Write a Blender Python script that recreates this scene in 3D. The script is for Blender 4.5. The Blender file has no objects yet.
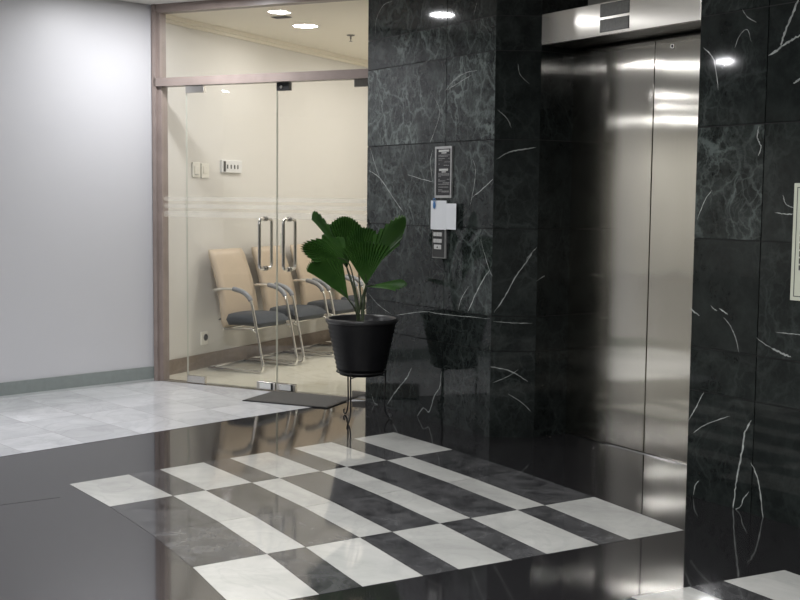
import bpy, bmesh, math, random
from mathutils import Vector, Matrix
random.seed(7)
S = bpy.context.scene
COL = S.collection
PI = math.pi

# ------------------------------------------------------------------ helpers
def obj(name, bm, mats, parent=None, smooth=False, kind=None, loc=None, rotz=0.0):
    me = bpy.data.meshes.new(name)
    bm.normal_update()
    bm.to_mesh(me); bm.free()
    o = bpy.data.objects.new(name, me)
    COL.objects.link(o)
    for m in (mats if isinstance(mats, (list, tuple)) else [mats]):
        me.materials.append(m)
    if smooth:
        for p in me.polygons: p.use_smooth = True
    if parent is not None: o.parent = parent
    if loc is not None: o.location = loc
    o.rotation_euler = (0, 0, rotz)
    if kind: o['kind'] = kind
    return o

def thing(name, label, cat, loc=(0, 0, 0), rotz=0.0, group=None):
    o = bpy.data.objects.new(name, None)
    o.empty_display_size = 0.1
    COL.objects.link(o)
    o.location = loc; o.rotation_euler = (0, 0, rotz)
    tag(o, label, cat, group)
    return o

def tag(o, label, cat, group=None):
    o['label'] = label; o['category'] = cat
    if group: o['group'] = group
    return o

def dup(root, loc, rotz=None, label=None, cat=None):
    r = root.copy(); COL.objects.link(r)
    r.location = loc
    if rotz is not None: r.rotation_euler = (0, 0, rotz)
    if label: r['label'] = label
    for ch in list(root.children):
        c = ch.copy(); COL.objects.link(c); c.parent = r
        for g in list(ch.children):
            d = g.copy(); COL.objects.link(d); d.parent = c
    return r

def add_box(bm, x0, x1, y0, y1, z0, z1, mi=0, bevel=0.0):
    vs = [bm.verts.new(p) for p in ((x0,y0,z0),(x1,y0,z0),(x1,y1,z0),(x0,y1,z0),(x0,y0,z1),(x1,y0,z1),(x1,y1,z1),(x0,y1,z1))]
    fs = []
    for q in ((3,2,1,0),(4,5,6,7),(0,1,5,4),(1,2,6,5),(2,3,7,6),(3,0,4,7)):
        f = bm.faces.new([vs[i] for i in q]); f.material_index = mi; fs.append(f)
    if bevel > 0:
        es = list({e for f in fs for e in f.edges})
        r = bmesh.ops.bevel(bm, geom=es, offset=bevel, segments=2, profile=0.5, affect='EDGES')
        for f in r['faces']: f.material_index = mi
    return fs

def add_prism(bm, pts, z0, z1, mi=0):
    lo = [bm.verts.new((p[0], p[1], z0)) for p in pts]
    hi = [bm.verts.new((p[0], p[1], z1)) for p in pts]
    n = len(pts); fs = []
    fs.append(bm.faces.new(lo[::-1])); fs.append(bm.faces.new(hi))
    for i in range(n):
        j = (i+1) % n
        fs.append(bm.faces.new((lo[i], lo[j], hi[j], hi[i])))
    for f in fs: f.material_index = mi
    bmesh.ops.recalc_face_normals(bm, faces=fs)
    return fs

def add_tube(bm, pts, r, seg=10, mi=0, closed=False, flat=1.0):
    pts = [Vector(p) for p in pts]; n = len(pts)
    rs = r if isinstance(r, (list, tuple)) else [r]*n
    rings = []; up = None
    for i, p in enumerate(pts):
        if closed: t = pts[(i+1) % n] - pts[i-1]
        else: t = pts[min(i+1, n-1)] - pts[max(i-1, 0)]
        t.normalize()
        if up is None:
            up = Vector((0,0,1)) if abs(t.z) < 0.9 else Vector((1,0,0))
        a = t.cross(up)
        if a.length < 1e-4: a = t.cross(Vector((0,1,0)))
        a.normalize(); b = a.cross(t).normalized(); up = b
        rings.append([bm.verts.new(p + a*math.cos(2*PI*k/seg)*rs[i] + b*math.sin(2*PI*k/seg)*rs[i]*flat) for k in range(seg)])
    m = n if closed else n-1
    for i in range(m):
        A = rings[i]; B = rings[(i+1) % n]
        for k in range(seg):
            f = bm.faces.new((A[k], A[(k+1) % seg], B[(k+1) % seg], B[k])); f.material_index = mi; f.smooth = True
    if not closed:
        for R in (rings[0][::-1], rings[-1]):
            f = bm.faces.new(R); f.material_index = mi
    
def add_lathe(bm, prof, seg=40, mi=0, cx=0.0, cy=0.0):
    rings = []
    for r, z in prof:
        if r < 1e-5: rings.append([bm.verts.new((cx, cy, z))])
        else: rings.append([bm.verts.new((cx + r*math.cos(2*PI*k/seg), cy + r*math.sin(2*PI*k/seg), z)) for k in range(seg)])
    for A, B in zip(rings, rings[1:]):
        for k in range(seg):
            k2 = (k+1) % seg
            if len(A) == 1 and len(B) == 1: continue
            if len(A) == 1: vs = (A[0], B[k2], B[k])
            elif len(B) == 1: vs = (A[k], A[k2], B[0])
            else: vs = (A[k], A[k2], B[k2], B[k])
            f = bm.faces.new(vs); f.material_index = mi; f.smooth = True

def smooth_path(pts, n=8):
    """Catmull-Rom through the points"""
    P = [Vector(p) for p in pts]; out = []
    for i in range(len(P)-1):
        p0 = P[max(i-1, 0)]; p1 = P[i]; p2 = P[i+1]; p3 = P[min(i+2, len(P)-1)]
        for k in range(n):
            t = k/n
            out.append(0.5*((2*p1) + (p2-p0)*t + (2*p0-5*p1+4*p2-p3)*t*t + (3*p1-p0-3*p2+p3)*t**3))
    out.append(P[-1]); return out

def fillet(pts, r, n=6):
    P = [Vector(p) for p in pts]; out = [P[0]]
    for i in range(1, len(P)-1):
        a = (P[i-1]-P[i]); b = (P[i+1]-P[i]); rr = min(r, a.length*0.49, b.length*0.49)
        s = P[i] + a.normalized()*rr; e = P[i] + b.normalized()*rr
        for k in range(n+1):
            t = k/n
            out.append(s*(1-t)**2 + P[i]*2*t*(1-t) + e*t*t)
    out.append(P[-1]); return out

# ------------------------------------------------------------------ materials
def new_mat(name):
    m = bpy.data.materials.new(name); m.use_nodes = True
    nt = m.node_tree; b = nt.nodes['Principled BSDF']
    return m, nt, b

def pbr(name, color, rough=0.5, metal=0.0, spec=0.5, noise=0.0, nscale=20.0, bump=0.0, bscale=60.0, ior=None, coat=0.0):
    m, nt, b = new_mat(name)
    b.inputs['Base Color'].default_value = (*color, 1)
    b.inputs['Roughness'].default_value = rough
    b.inputs['Metallic'].default_value = metal
    b.inputs['Specular IOR Level'].default_value = spec
    b.inputs['Coat Weight'].default_value = coat
    if ior: b.inputs['IOR'].default_value = ior
    tc = nt.nodes.new('ShaderNodeTexCoord')
    if noise > 0:
        n = nt.nodes.new('ShaderNodeTexNoise'); n.inputs['Scale'].default_value = nscale; n.inputs['Detail'].default_value = 5
        nt.links.new(tc.outputs['Object'], n.inputs['Vector'])
        r = nt.nodes.new('ShaderNodeValToRGB')
        r.color_ramp.elements[0].position = 0.3; r.color_ramp.elements[1].position = 0.7
        r.color_ramp.elements[0].color = (*[c*(1-noise) for c in color], 1)
        r.color_ramp.elements[1].color = (*[min(1, c*(1+noise)) for c in color], 1)
        nt.links.new(n.outputs['Fac'], r.inputs['Fac']); nt.links.new(r.outputs['Color'], b.inputs['Base Color'])
    if bump > 0:
        n2 = nt.nodes.new('ShaderNodeTexNoise'); n2.inputs['Scale'].default_value = bscale; n2.inputs['Detail'].default_value = 3
        nt.links.new(tc.outputs['Object'], n2.inputs['Vector'])
        bp = nt.nodes.new('ShaderNodeBump'); bp.inputs['Strength'].default_value = bump; bp.inputs['Distance'].default_value = 0.01
        nt.links.new(n2.outputs['Fac'], bp.inputs['Height']); nt.links.new(bp.outputs['Normal'], b.inputs['Normal'])
    return m

def emis(name, color, strength):
    m, nt, b = new_mat(name)
    b.inputs['Base Color'].default_value = (0.8, 0.8, 0.8, 1)
    b.inputs['Emission Color'].default_value = (*color, 1)
    b.inputs['Emission Strength'].default_value = strength
    return m

def N(nt, t, **kw):
    n = nt.nodes.new(t)
    for k, v in kw.items():
        if k in n.inputs: n.inputs[k].default_value = v
        else: setattr(n, k, v)
    return n

def math_node(nt, op, a, b=None, clamp=False):
    n = nt.nodes.new('ShaderNodeMath'); n.operation = op; n.use_clamp = clamp
    for i, v in enumerate((a, b)):
        if v is None: continue
        if isinstance(v, (int, float)): n.inputs[i].default_value = v
        else: nt.links.new(v, n.inputs[i])
    return n.outputs[0]

def mixc(nt, fac, a, b):
    n = nt.nodes.new('ShaderNodeMix'); n.data_type = 'RGBA'
    for sock, v in ((n.inputs['Factor'], fac), (n.inputs['A'], a), (n.inputs['B'], b)):
        if isinstance(v, (int, float)): sock.default_value = v
        elif isinstance(v, tuple): sock.default_value = (*v, 1)
        else: nt.links.new(v, sock)
    return n.outputs['Result']

def ramp(nt, fac, p0, p1, c0=(0,0,0), c1=(1,1,1)):
    r = nt.nodes.new('ShaderNodeValToRGB')
    r.color_ramp.elements[0].position = p0; r.color_ramp.elements[1].position = p1
    r.color_ramp.elements[0].color = (*c0, 1); r.color_ramp.elements[1].color = (*c1, 1)
    nt.links.new(fac, r.inputs['Fac']); return r.outputs['Color']

def island_coords(nt, mult=37.0):
    """object coordinates shifted by a random amount for every slab, so veins break at the joints"""
    tc = N(nt, 'ShaderNodeTexCoord'); g = N(nt, 'ShaderNodeNewGeometry')
    mul = nt.nodes.new('ShaderNodeVectorMath'); mul.operation = 'SCALE'
    cx = nt.nodes.new('ShaderNodeCombineXYZ')
    r = g.outputs['Random Per Island']
    for i, k in enumerate((1.0, -0.63, 1.71)):
        nt.links.new(math_node(nt, 'MULTIPLY', r, k*mult), cx.inputs[i])
    ad = nt.nodes.new('ShaderNodeVectorMath'); ad.operation = 'ADD'
    nt.links.new(tc.outputs['Object'], ad.inputs[0]); nt.links.new(cx.outputs[0], ad.inputs[1])
    return ad.outputs[0], r

def marble_dark(name, base=(0.010, 0.0125, 0.0118), vein=(0.19, 0.225, 0.21), rough=0.05):
    m, nt, b = new_mat(name)
    co, rnd = island_coords(nt)
    nz = N(nt, 'ShaderNodeTexNoise', Scale=2.2, Detail=6.0, Roughness=0.6); nt.links.new(co, nz.inputs['Vector'])
    va = nt.nodes.new('ShaderNodeVectorMath'); va.operation = 'MULTIPLY_ADD'
    nt.links.new(nz.outputs['Color'], va.inputs[0]); va.inputs[1].default_value = (0.45,)*3; nt.links.new(co, va.inputs[2])
    stretch = nt.nodes.new('ShaderNodeMapping'); stretch.inputs['Scale'].default_value = (1.0, 1.0, 0.62)
    nt.links.new(va.outputs[0], stretch.inputs['Vector'])
    lines = None
    for sc, w, k in ((4.2, 0.05, 0.8), (9.5, 0.07, 0.55), (20.0, 0.10, 0.30)):
        v = N(nt, 'ShaderNodeTexVoronoi', Scale=sc); v.feature = 'DISTANCE_TO_EDGE'
        nt.links.new(stretch.outputs[0], v.inputs['Vector'])
        l = ramp(nt, v.outputs['Distance'], 0.0, w, (1,1,1), (0,0,0))
        l = math_node(nt, 'MULTIPLY', l, k)
        lines = l if lines is None else math_node(nt, 'ADD', lines, l, clamp=True)
    msk = N(nt, 'ShaderNodeTexNoise', Scale=1.7, Detail=3.0); nt.links.new(co, msk.inputs['Vector'])
    mk = ramp(nt, msk.outputs['Fac'], 0.36, 0.66)
    at = N(nt, 'ShaderNodeAttribute'); at.attribute_name = 'veining'
    fac = math_node(nt, 'MULTIPLY', math_node(nt, 'MULTIPLY', lines, mk), at.outputs['Fac'])
    cloud = N(nt, 'ShaderNodeTexNoise', Scale=7.0, Detail=8.0, Roughness=0.7); nt.links.new(co, cloud.inputs['Vector'])
    cl = math_node(nt, 'MULTIPLY', ramp(nt, cloud.outputs['Fac'], 0.42, 0.75), math_node(nt, 'ADD', math_node(nt,'MULTIPLY', at.outputs['Fac'], 0.33), 0.05))
    tot = math_node(nt, 'ADD', fac, cl, clamp=True)
    c = mixc(nt, tot, base, vein)
    nt.links.new(c, b.inputs['Base Color'])
    b.inputs['Roughness'].default_value = rough
    b.inputs['Specular IOR Level'].default_value = 0.34
    return m

def marble_tile(name, c0, c1, vein, rough=0.05, scale=3.0, var=0.12, spec=0.5, veinamt=0.5):
    m, nt, b = new_mat(name)
    co, rnd = island_coords(nt)
    n1 = N(nt, 'ShaderNodeTexNoise', Scale=scale, Detail=7.0, Roughness=0.62, Distortion=0.8); nt.links.new(co, n1.inputs['Vector'])
    c = mixc(nt, ramp(nt, n1.outputs['Fac'], 0.32, 0.68), c0, c1)
    n2 = N(nt, 'ShaderNodeTexNoise', Scale=scale*0.8, Detail=5.0, Roughness=0.55, Distortion=1.2); nt.links.new(co, n2.inputs['Vector'])
    d = math_node(nt, 'ABSOLUTE', math_node(nt, 'SUBTRACT', n2.outputs['Fac'], 0.5))
    v = ramp(nt, d, 0.0, 0.035, (1,1,1), (0,0,0))
    c = mixc(nt, math_node(nt, 'MULTIPLY', v, veinamt), c, vein)
    k = math_node(nt, 'ADD', math_node(nt, 'MULTIPLY', rnd, var), 1.0 - var*0.5)
    sc = nt.nodes.new('ShaderNodeVectorMath'); sc.operation = 'SCALE'
    nt.links.new(c, sc.inputs[0]); nt.links.new(k, sc.inputs['Scale'])
    nt.links.new(sc.outputs[0], b.inputs['Base Color'])
    b.inputs['Roughness'].default_value = rough; b.inputs['Specular IOR Level'].default_value = spec
    return m

def brushed_steel(name, color, rough=0.22, aniso=0.85, wave=0.0, rot=0.0):
    m, nt, b = new_mat(name)
    tc = N(nt, 'ShaderNodeTexCoord')
    mp = nt.nodes.new('ShaderNodeMapping'); mp.inputs['Scale'].default_value = (260, 260, 2.0)
    nt.links.new(tc.outputs['Object'], mp.inputs['Vector'])
    nz = N(nt, 'ShaderNodeTexNoise', Scale=1.0, Detail=2.0); nt.links.new(mp.outputs[0], nz.inputs['Vector'])
    nt.links.new(mixc(nt, nz.outputs['Fac'], tuple(c*0.93 for c in color), tuple(min(1, c*1.06) for c in color)), b.inputs['Base Color'])
    b.inputs['Metallic'].default_value = 1.0
    b.inputs['Roughness'].default_value = rough
    b.inputs['Anisotropic'].default_value = aniso
    b.inputs['Anisotropic Rotation'].default_value = rot
    tg = nt.nodes.new('ShaderNodeTangent'); tg.direction_type = 'RADIAL'; tg.axis = 'Z'
    nt.links.new(tg.outputs[0], b.inputs['Tangent'])
    if wave > 0:
        mp2 = nt.nodes.new('ShaderNodeMapping'); mp2.inputs['Scale'].default_value = (2.2, 2.2, 0.7)
        nt.links.new(tc.outputs['Object'], mp2.inputs['Vector'])
        n2 = N(nt, 'ShaderNodeTexNoise', Scale=1.6, Detail=1.0); nt.links.new(mp2.outputs[0], n2.inputs['Vector'])
        bp = N(nt, 'ShaderNodeBump', Strength=1.0, Distance=wave)
        nt.links.new(n2.outputs['Fac'], bp.inputs['Height']); nt.links.new(bp.outputs['Normal'], b.inputs['Normal'])
    return m

def glass_mat(name, tint, k=1.0):
    m = bpy.data.materials.new(name); m.use_nodes = True; nt = m.node_tree; nt.nodes.clear()
    out = nt.nodes.new('ShaderNodeOutputMaterial')
    tr = N(nt, 'ShaderNodeBsdfTransparent'); tr.inputs['Color'].default_value = (*tint, 1)
    gl = N(nt, 'ShaderNodeBsdfGlossy'); gl.inputs['Roughness'].default_value = 0.0
    gl.inputs['Color'].default_value = (k, k, k, 1)
    g = N(nt, 'ShaderNodeNewGeometry'); fr = N(nt, 'ShaderNodeFresnel')
    ior = math_node(nt, 'ADD', math_node(nt, 'MULTIPLY', g.outputs['Backfacing'], 1/1.5-1.5), 1.5)
    nt.links.new(ior, fr.inputs['IOR'])
    mx = nt.nodes.new('ShaderNodeMixShader')
    nt.links.new(fr.outputs[0], mx.inputs[0]); nt.links.new(tr.outputs[0], mx.inputs[1]); nt.links.new(gl.outputs[0], mx.inputs[2])
    nt.links.new(mx.outputs[0], out.inputs[0])
    return m

M = {}
M['marble'] = marble_dark('dark green marble')
M['vein'] = pbr('white vein', (0.36, 0.38, 0.36), 0.10, noise=0.4, nscale=30)
M['joint'] = pbr('joint', (0.004, 0.004, 0.004), 0.6)
M['tile_white'] = marble_tile('white marble tile', (0.46, 0.46, 0.43), (0.61, 0.605, 0.565), (0.34, 0.34, 0.33), 0.05, 3.2, 0.10, 0.5, 0.22)
M['tile_dark'] = marble_tile('dark marble tile', (0.030, 0.030, 0.031), (0.105, 0.104, 0.105), (0.16, 0.16, 0.16), 0.07, 7.0, 0.35, 0.5, 0.25)
M['tile_pale'] = marble_tile('pale marble tile', (0.60, 0.61, 0.63), (0.74, 0.75, 0.77), (0.48, 0.49, 0.51), 0.10, 2.6, 0.26, 0.5, 0.35)
M['grout'] = pbr('grout', (0.22, 0.22, 0.23), 0.6)
M['granite'] = pbr('black granite', (0.020, 0.019, 0.020), 0.055, ior=2.1, noise=0.45, nscale=420)
M['wall_paint'] = pbr('grey white paint', (0.62, 0.62, 0.64), 0.42, bump=0.02, bscale=120)
M['plinth'] = pbr('grey green plinth', (0.25, 0.28, 0.27), 0.4, noise=0.06)
M['plinth_edge'] = pbr('pale plinth edge', (0.5, 0.52, 0.52), 0.4)
M['ceil'] = pbr('white ceiling', (0.84, 0.83, 0.80), 0.7)
M['hall_wall'] = pbr('beige hall wall', (0.68, 0.66, 0.61), 0.55)
M['frame'] = pbr('taupe frame', (0.30, 0.245, 0.222), 0.33, noise=0.10, nscale=8)
M['room_wall'] = pbr('cream room wall', (0.71, 0.69, 0.65), 0.5)
M['room_ceil'] = pbr('cream room ceiling', (0.86, 0.81, 0.70), 0.6)
M['room_floor'] = marble_tile('cream room floor', (0.80, 0.77, 0.64), (0.86, 0.83, 0.71), (0.55, 0.50, 0.38), 0.07, 2.0, 0.06, 0.5, 0.3)
M['room_base'] = pbr('brown skirting', (0.26, 0.205, 0.165), 0.4, noise=0.1)
M['steel'] = brushed_steel('brushed steel door', (0.70, 0.675, 0.605), 0.105, 1.0, 0.002, 0.0)
M['steel_head'] = brushed_steel('brushed steel header', (0.80, 0.77, 0.71), 0.20, 1.0, 0.0, 0.0)
M['steel_dark'] = pbr('dark steel', (0.16, 0.15, 0.14), 0.35, 1.0)
M['display'] = pbr('indicator glass', (0.22, 0.22, 0.21), 0.25, 0.6, noise=0.15, nscale=60)
M['glass'] = glass_mat('clear glass', (0.985, 0.985, 0.975))
M['glass_edge'] = pbr('glass edge', (0.62, 0.64, 0.58), 0.2)
M['frost'] = None
M['chrome'] = pbr('chrome', (0.80, 0.79, 0.77), 0.10, 1.0)
M['satin'] = pbr('satin steel', (0.64, 0.62, 0.59), 0.18, 1.0)
M['black_metal'] = pbr('black metal', (0.015, 0.015, 0.016), 0.4, 0.3)
M['leather'] = pbr('beige leather', (0.54, 0.44, 0.33), 0.42, noise=0.05, nscale=6, bump=0.05, bscale=220)
M['seat'] = pbr('grey fabric', (0.055, 0.063, 0.075), 0.8, noise=0.2, nscale=300, bump=0.2, bscale=400)
M['armpad'] = pbr('grey arm pad', (0.28, 0.29, 0.31), 0.35)
M['pot'] = pbr('black ribbed pot', (0.008, 0.008, 0.009), 0.42, spec=0.3, noise=0.2, nscale=12)
M['pot_rim'] = pbr('black pot rim', (0.030, 0.030, 0.031), 0.28)
M['soil'] = pbr('soil', (0.012, 0.009, 0.007), 0.9, noise=0.5, nscale=60, bump=0.6, bscale=60)
M['iron'] = pbr('black iron', (0.010, 0.010, 0.010), 0.45)
M['stem'] = pbr('palm stem', (0.055, 0.075, 0.035), 0.5, noise=0.3, nscale=40)
M['mat'] = pbr('dark doormat', (0.100, 0.096, 0.090), 0.95, noise=0.35, nscale=180, bump=0.6, bscale=300)
M['plastic'] = pbr('cream plastic', (0.86, 0.84, 0.77), 0.35)
M['plastic_grey'] = pbr('grey plastic', (0.40, 0.40, 0.39), 0.4)
M['sign_black'] = pbr('sign black', (0.012, 0.012, 0.013), 0.25)
M['silver'] = pbr('silver', (0.46, 0.46, 0.45), 0.32, 0.7)
M['print_white'] = pbr('white print', (0.62, 0.62, 0.60), 0.5)
M['print_grey'] = pbr('grey print', (0.25, 0.25, 0.245), 0.5)
M['panel_grey'] = pbr('panel grey', (0.10, 0.10, 0.10), 0.35, 0.5)
M['button'] = pbr('button', (0.60, 0.60, 0.58), 0.35)
M['paper'] = pbr('paper', (0.80, 0.82, 0.84), 0.6)
M['blue'] = pbr('blue plastic', (0.06, 0.20, 0.45), 0.4)
M['notice'] = pbr('pale green notice', (0.60, 0.62, 0.50), 0.45)
M['notice_ink'] = pbr('dark ink', (0.06, 0.065, 0.06), 0.6)
M['lamp_ring'] = pbr('lamp ring', (0.75, 0.75, 0.74), 0.4)
LOBBY_E = 140.0
ROOM_E = 28.0
M['lamp'] = emis('lobby lamp', (0.97, 0.975, 1.0), LOBBY_E)
M['room_lamp'] = emis('room lamp', (1.0, 0.965, 0.92), ROOM_E)
def leaf_mat():
    m, nt, b = new_mat('palm leaf')
    tc = N(nt, 'ShaderNodeTexCoord'); nz = N(nt, 'ShaderNodeTexNoise', Scale=9.0, Detail=4.0)
    nt.links.new(tc.outputs['Object'], nz.inputs['Vector'])
    c = mixc(nt, ramp(nt, nz.outputs['Fac'], 0.3, 0.7), (0.042, 0.120, 0.026), (0.085, 0.200, 0.042))
    nt.links.new(c, b.inputs['Base Color']); b.inputs['Roughness'].default_value = 0.38
    tl = N(nt, 'ShaderNodeBsdfTranslucent'); tl.inputs['Color'].default_value = (0.14, 0.30, 0.03, 1)
    mx = nt.nodes.new('ShaderNodeMixShader'); mx.inputs[0].default_value = 0.28
    out = nt.nodes['Material Output']
    nt.links.new(b.outputs[0], mx.inputs[1]); nt.links.new(tl.outputs[0], mx.inputs[2]); nt.links.new(mx.outputs[0], out.inputs[0])
    return m
M['leaf'] = leaf_mat()
def frost_mat():
    m = bpy.data.materials.new('frosted film'); m.use_nodes = True; nt = m.node_tree; nt.nodes.clear()
    out = nt.nodes.new('ShaderNodeOutputMaterial'); mx = nt.nodes.new('ShaderNodeMixShader'); mx.inputs[0].default_value = 0.2
    tr = N(nt, 'ShaderNodeBsdfTransparent'); df = N(nt, 'ShaderNodeBsdfTranslucent'); df.inputs['Color'].default_value = (0.9, 0.9, 0.88, 1)
    d2 = N(nt, 'ShaderNodeBsdfDiffuse'); d2.inputs['Color'].default_value = (0.85, 0.85, 0.85, 1)
    a = nt.nodes.new('ShaderNodeAddShader')
    m2 = nt.nodes.new('ShaderNodeMixShader'); m2.inputs[0].default_value = 0.4
    nt.links.new(df.outputs[0], m2.inputs[1]); nt.links.new(d2.outputs[0], m2.inputs[2])
    nt.links.new(tr.outputs[0], mx.inputs[1]); nt.links.new(m2.outputs[0], mx.inputs[2]); nt.links.new(mx.outputs[0], out.inputs[0])
    return m
M['frost'] = frost_mat()
LOBBY_LIGHTS = [(-8.05, 3.3), (-8.9, -1.0), (-9.75, 0.45), (-12.7, -2.3), (-14.2, -3.7),
                (-9.0, -4.2), (-10.5, -7.5), (-15.6, 0.2), (-15.6, -1.6), (-15.8, -4.6), (-15.6, -6.4), (-15.8, -7.3), (-12.0, -8.6),  # unseen hall lamps added to brighten what the lift doors reflect
                (-4.3, 2.3), (-4.3, 0.6), (-4.3, -1.2), (-2.6, 1.6), (-2.6, -0.4), (-0.8, 0.8), (-0.8, -1.8), (-4.3, -4.5), (-1.0, -4.5)]  # unseen lobby lamps added for general brightness on the floor

ROOM_FILL_LIGHTS = [(0.9, 2.7), (0.9, 3.7), (1.0, 5.4), (1.6, 1.5), (1.6, 2.7)]  # hidden lamps added to brighten the waiting room wall and floor
EXPOSURE = 1.85
# ------------------------------------------------------------------ camera
cam_d = bpy.data.cameras.new('camera'); cam = bpy.data.objects.new('camera', cam_d); COL.objects.link(cam)
R_ = Vector((0.54170211, 0.84050862, 0.01020252)); U_ = Vector((-0.07869964, 0.03862961, 0.99614965)); F_ = Vector((-0.83687824, 0.54041930, -0.08707346))
mw = Matrix.Identity(4)
for i in range(3):
    mw[i][0] = R_[i]; mw[i][1] = U_[i]; mw[i][2] = -F_[i]
mw[2][3] = 1.5
cam.matrix_world = mw
cam_d.sensor_width = 36.0; cam_d.lens = 1177.2/800*36.0; cam_d.clip_start = 0.05; cam_d.clip_end = 100
S.camera = cam

# ------------------------------------------------------------------ the lobby shell
H = 2.99
GA = math.radians(31.0)
gx = Vector((math.cos(GA), math.sin(GA), 0)); gy = Vector((-math.sin(GA), math.cos(GA), 0))
G0 = Vector((-9.008, 3.504, 0))
def room(x, y, z=0.0):
    v = G0 + gx*x + gy*y; return Vector((v.x, v.y, z))
LW_A = Vector((-9.025, 3.49, 0)); LW_B = Vector((-8.62, 1.52, 0))
lw_dir = (LW_B - LW_A).normalized(); lw_out = Vector((-lw_dir.y, lw_dir.x, 0))      # out of the wall, into the lobby
if lw_out.x < 0: lw_out = -lw_out

bm = bmesh.new(); add_prism(bm, [(-17,-9.5),(4.2,-9.5),(4.2,4.44),(-4.05,4.44),(-4.05,5.06),(-5.9,5.06),(-5.9,4.44),(-7.33,4.44),(-7.33,4.56),(-9.0,3.53),(-9.3,3.6),(-17,1.5)], -0.12, 0.0)
for x_, y0_, y1_ in ((-5.72, -9.4, 1.70),):
    add_box(bm, x_-0.003, x_+0.003, y0_, y1_, -0.01, 0.0003, 1)
obj('floor', bm, [M['granite'], M['joint']], kind='structure')
bm = bmesh.new(); add_box(bm, -17, 4.2, -9.5, 5.6, H, H+0.1); obj('ceiling', bm, M['ceil'], kind='structure')

# left painted wall, a short stub that ends in a corner outside the picture
bm = bmesh.new()
e = LW_B - lw_out*0.25
add_prism(bm, [(LW_A.x, LW_A.y), (LW_B.x, LW_B.y), (e.x, e.y), (-17, e.y-0.2), (-17, e.y+0.1), (-9.6, 3.6)], 0, H)
obj('wall_left', bm, M['wall_paint'], kind='structure')
bm = bmesh.new()
a = LW_A; b = LW_B
for z0, z1, off, mi in ((0.018, 0.115, 0.014, 0), (0.0, 0.018, 0.022, 1)):
    p = [a, b, b + lw_out*off, a + lw_out*off]
    add_prism(bm, [(v.x, v.y) for v in p], z0, z1, mi)
obj('baseboard_left', bm, [M['plinth'], M['plinth_edge']], kind='structure')

# far walls of the hall behind the camera
bm = bmesh.new(); add_box(bm, -17.2, -17, -9.5, 1.6, 0, H); obj('wall_far', bm, M['hall_wall'], kind='structure')
bm = bmesh.new(); add_box(bm, -17, 4.2, -9.7, -9.5, 0, H); obj('wall_back', bm, M['hall_wall'], kind='structure')
bm = bmesh.new(); add_box(bm, 4.2, 4.4, -9.5, 4.6, 0, H); obj('wall_side', bm, M['hall_wall'], kind='structure')

# ------------------------------------------------------------------ dark marble cladding
ZJ = [0.0, 0.545, 0.765, 1.31, 1.86, 2.40, 2.61, H]
def clad(bm, lay, p0, p1, splits, veining, z0=0.0, z1=H, gap=0.003, th=0.02):
    """slabs on the vertical plane from p0 to p1; the front lies on the line, to the right of p0->p1 is the room"""
    p0 = Vector((*p0, 0)); p1 = Vector((*p1, 0)); d = (p1-p0); L = d.length; d.normalize()
    back = Vector((-d.y, d.x, 0))*1.0
    us = [0.0] + [s for s in splits] + [L]
    zs = [z for z in ZJ if z0 - 1e-6 <= z <= z1 + 1e-6]
    for r, (za, zb) in enumerate(zip(zs, zs[1:])):
        for c, (ua, ub) in enumerate(zip(us, us[1:])):
            A = p0 + d*(ua + (gap if c > 0 else 0)); B = p0 + d*(ub - (gap if c < len(us)-2 else 0))
            vz = [za + (gap if za > 0 else 0), zb - (gap if zb < H else 0)]
            c8 = [A, B, B + back*th, A + back*th]
            fs = add_prism(bm, [(v.x, v.y) for v in c8], vz[0], vz[1], 0)
            val = veining(za, ua, c)
            for f in fs:
                for lp in f.loops: lp[lay] = (val, val, val, 1)
    bk = [p0 + back*(th*0.3), p1 + back*(th*0.3), p1 + back*(th+0.06), p0 + back*(th+0.06)]
    fs = add_prism(bm, [(v.x, v.y) for v in bk], z0, z1, 1)

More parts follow.
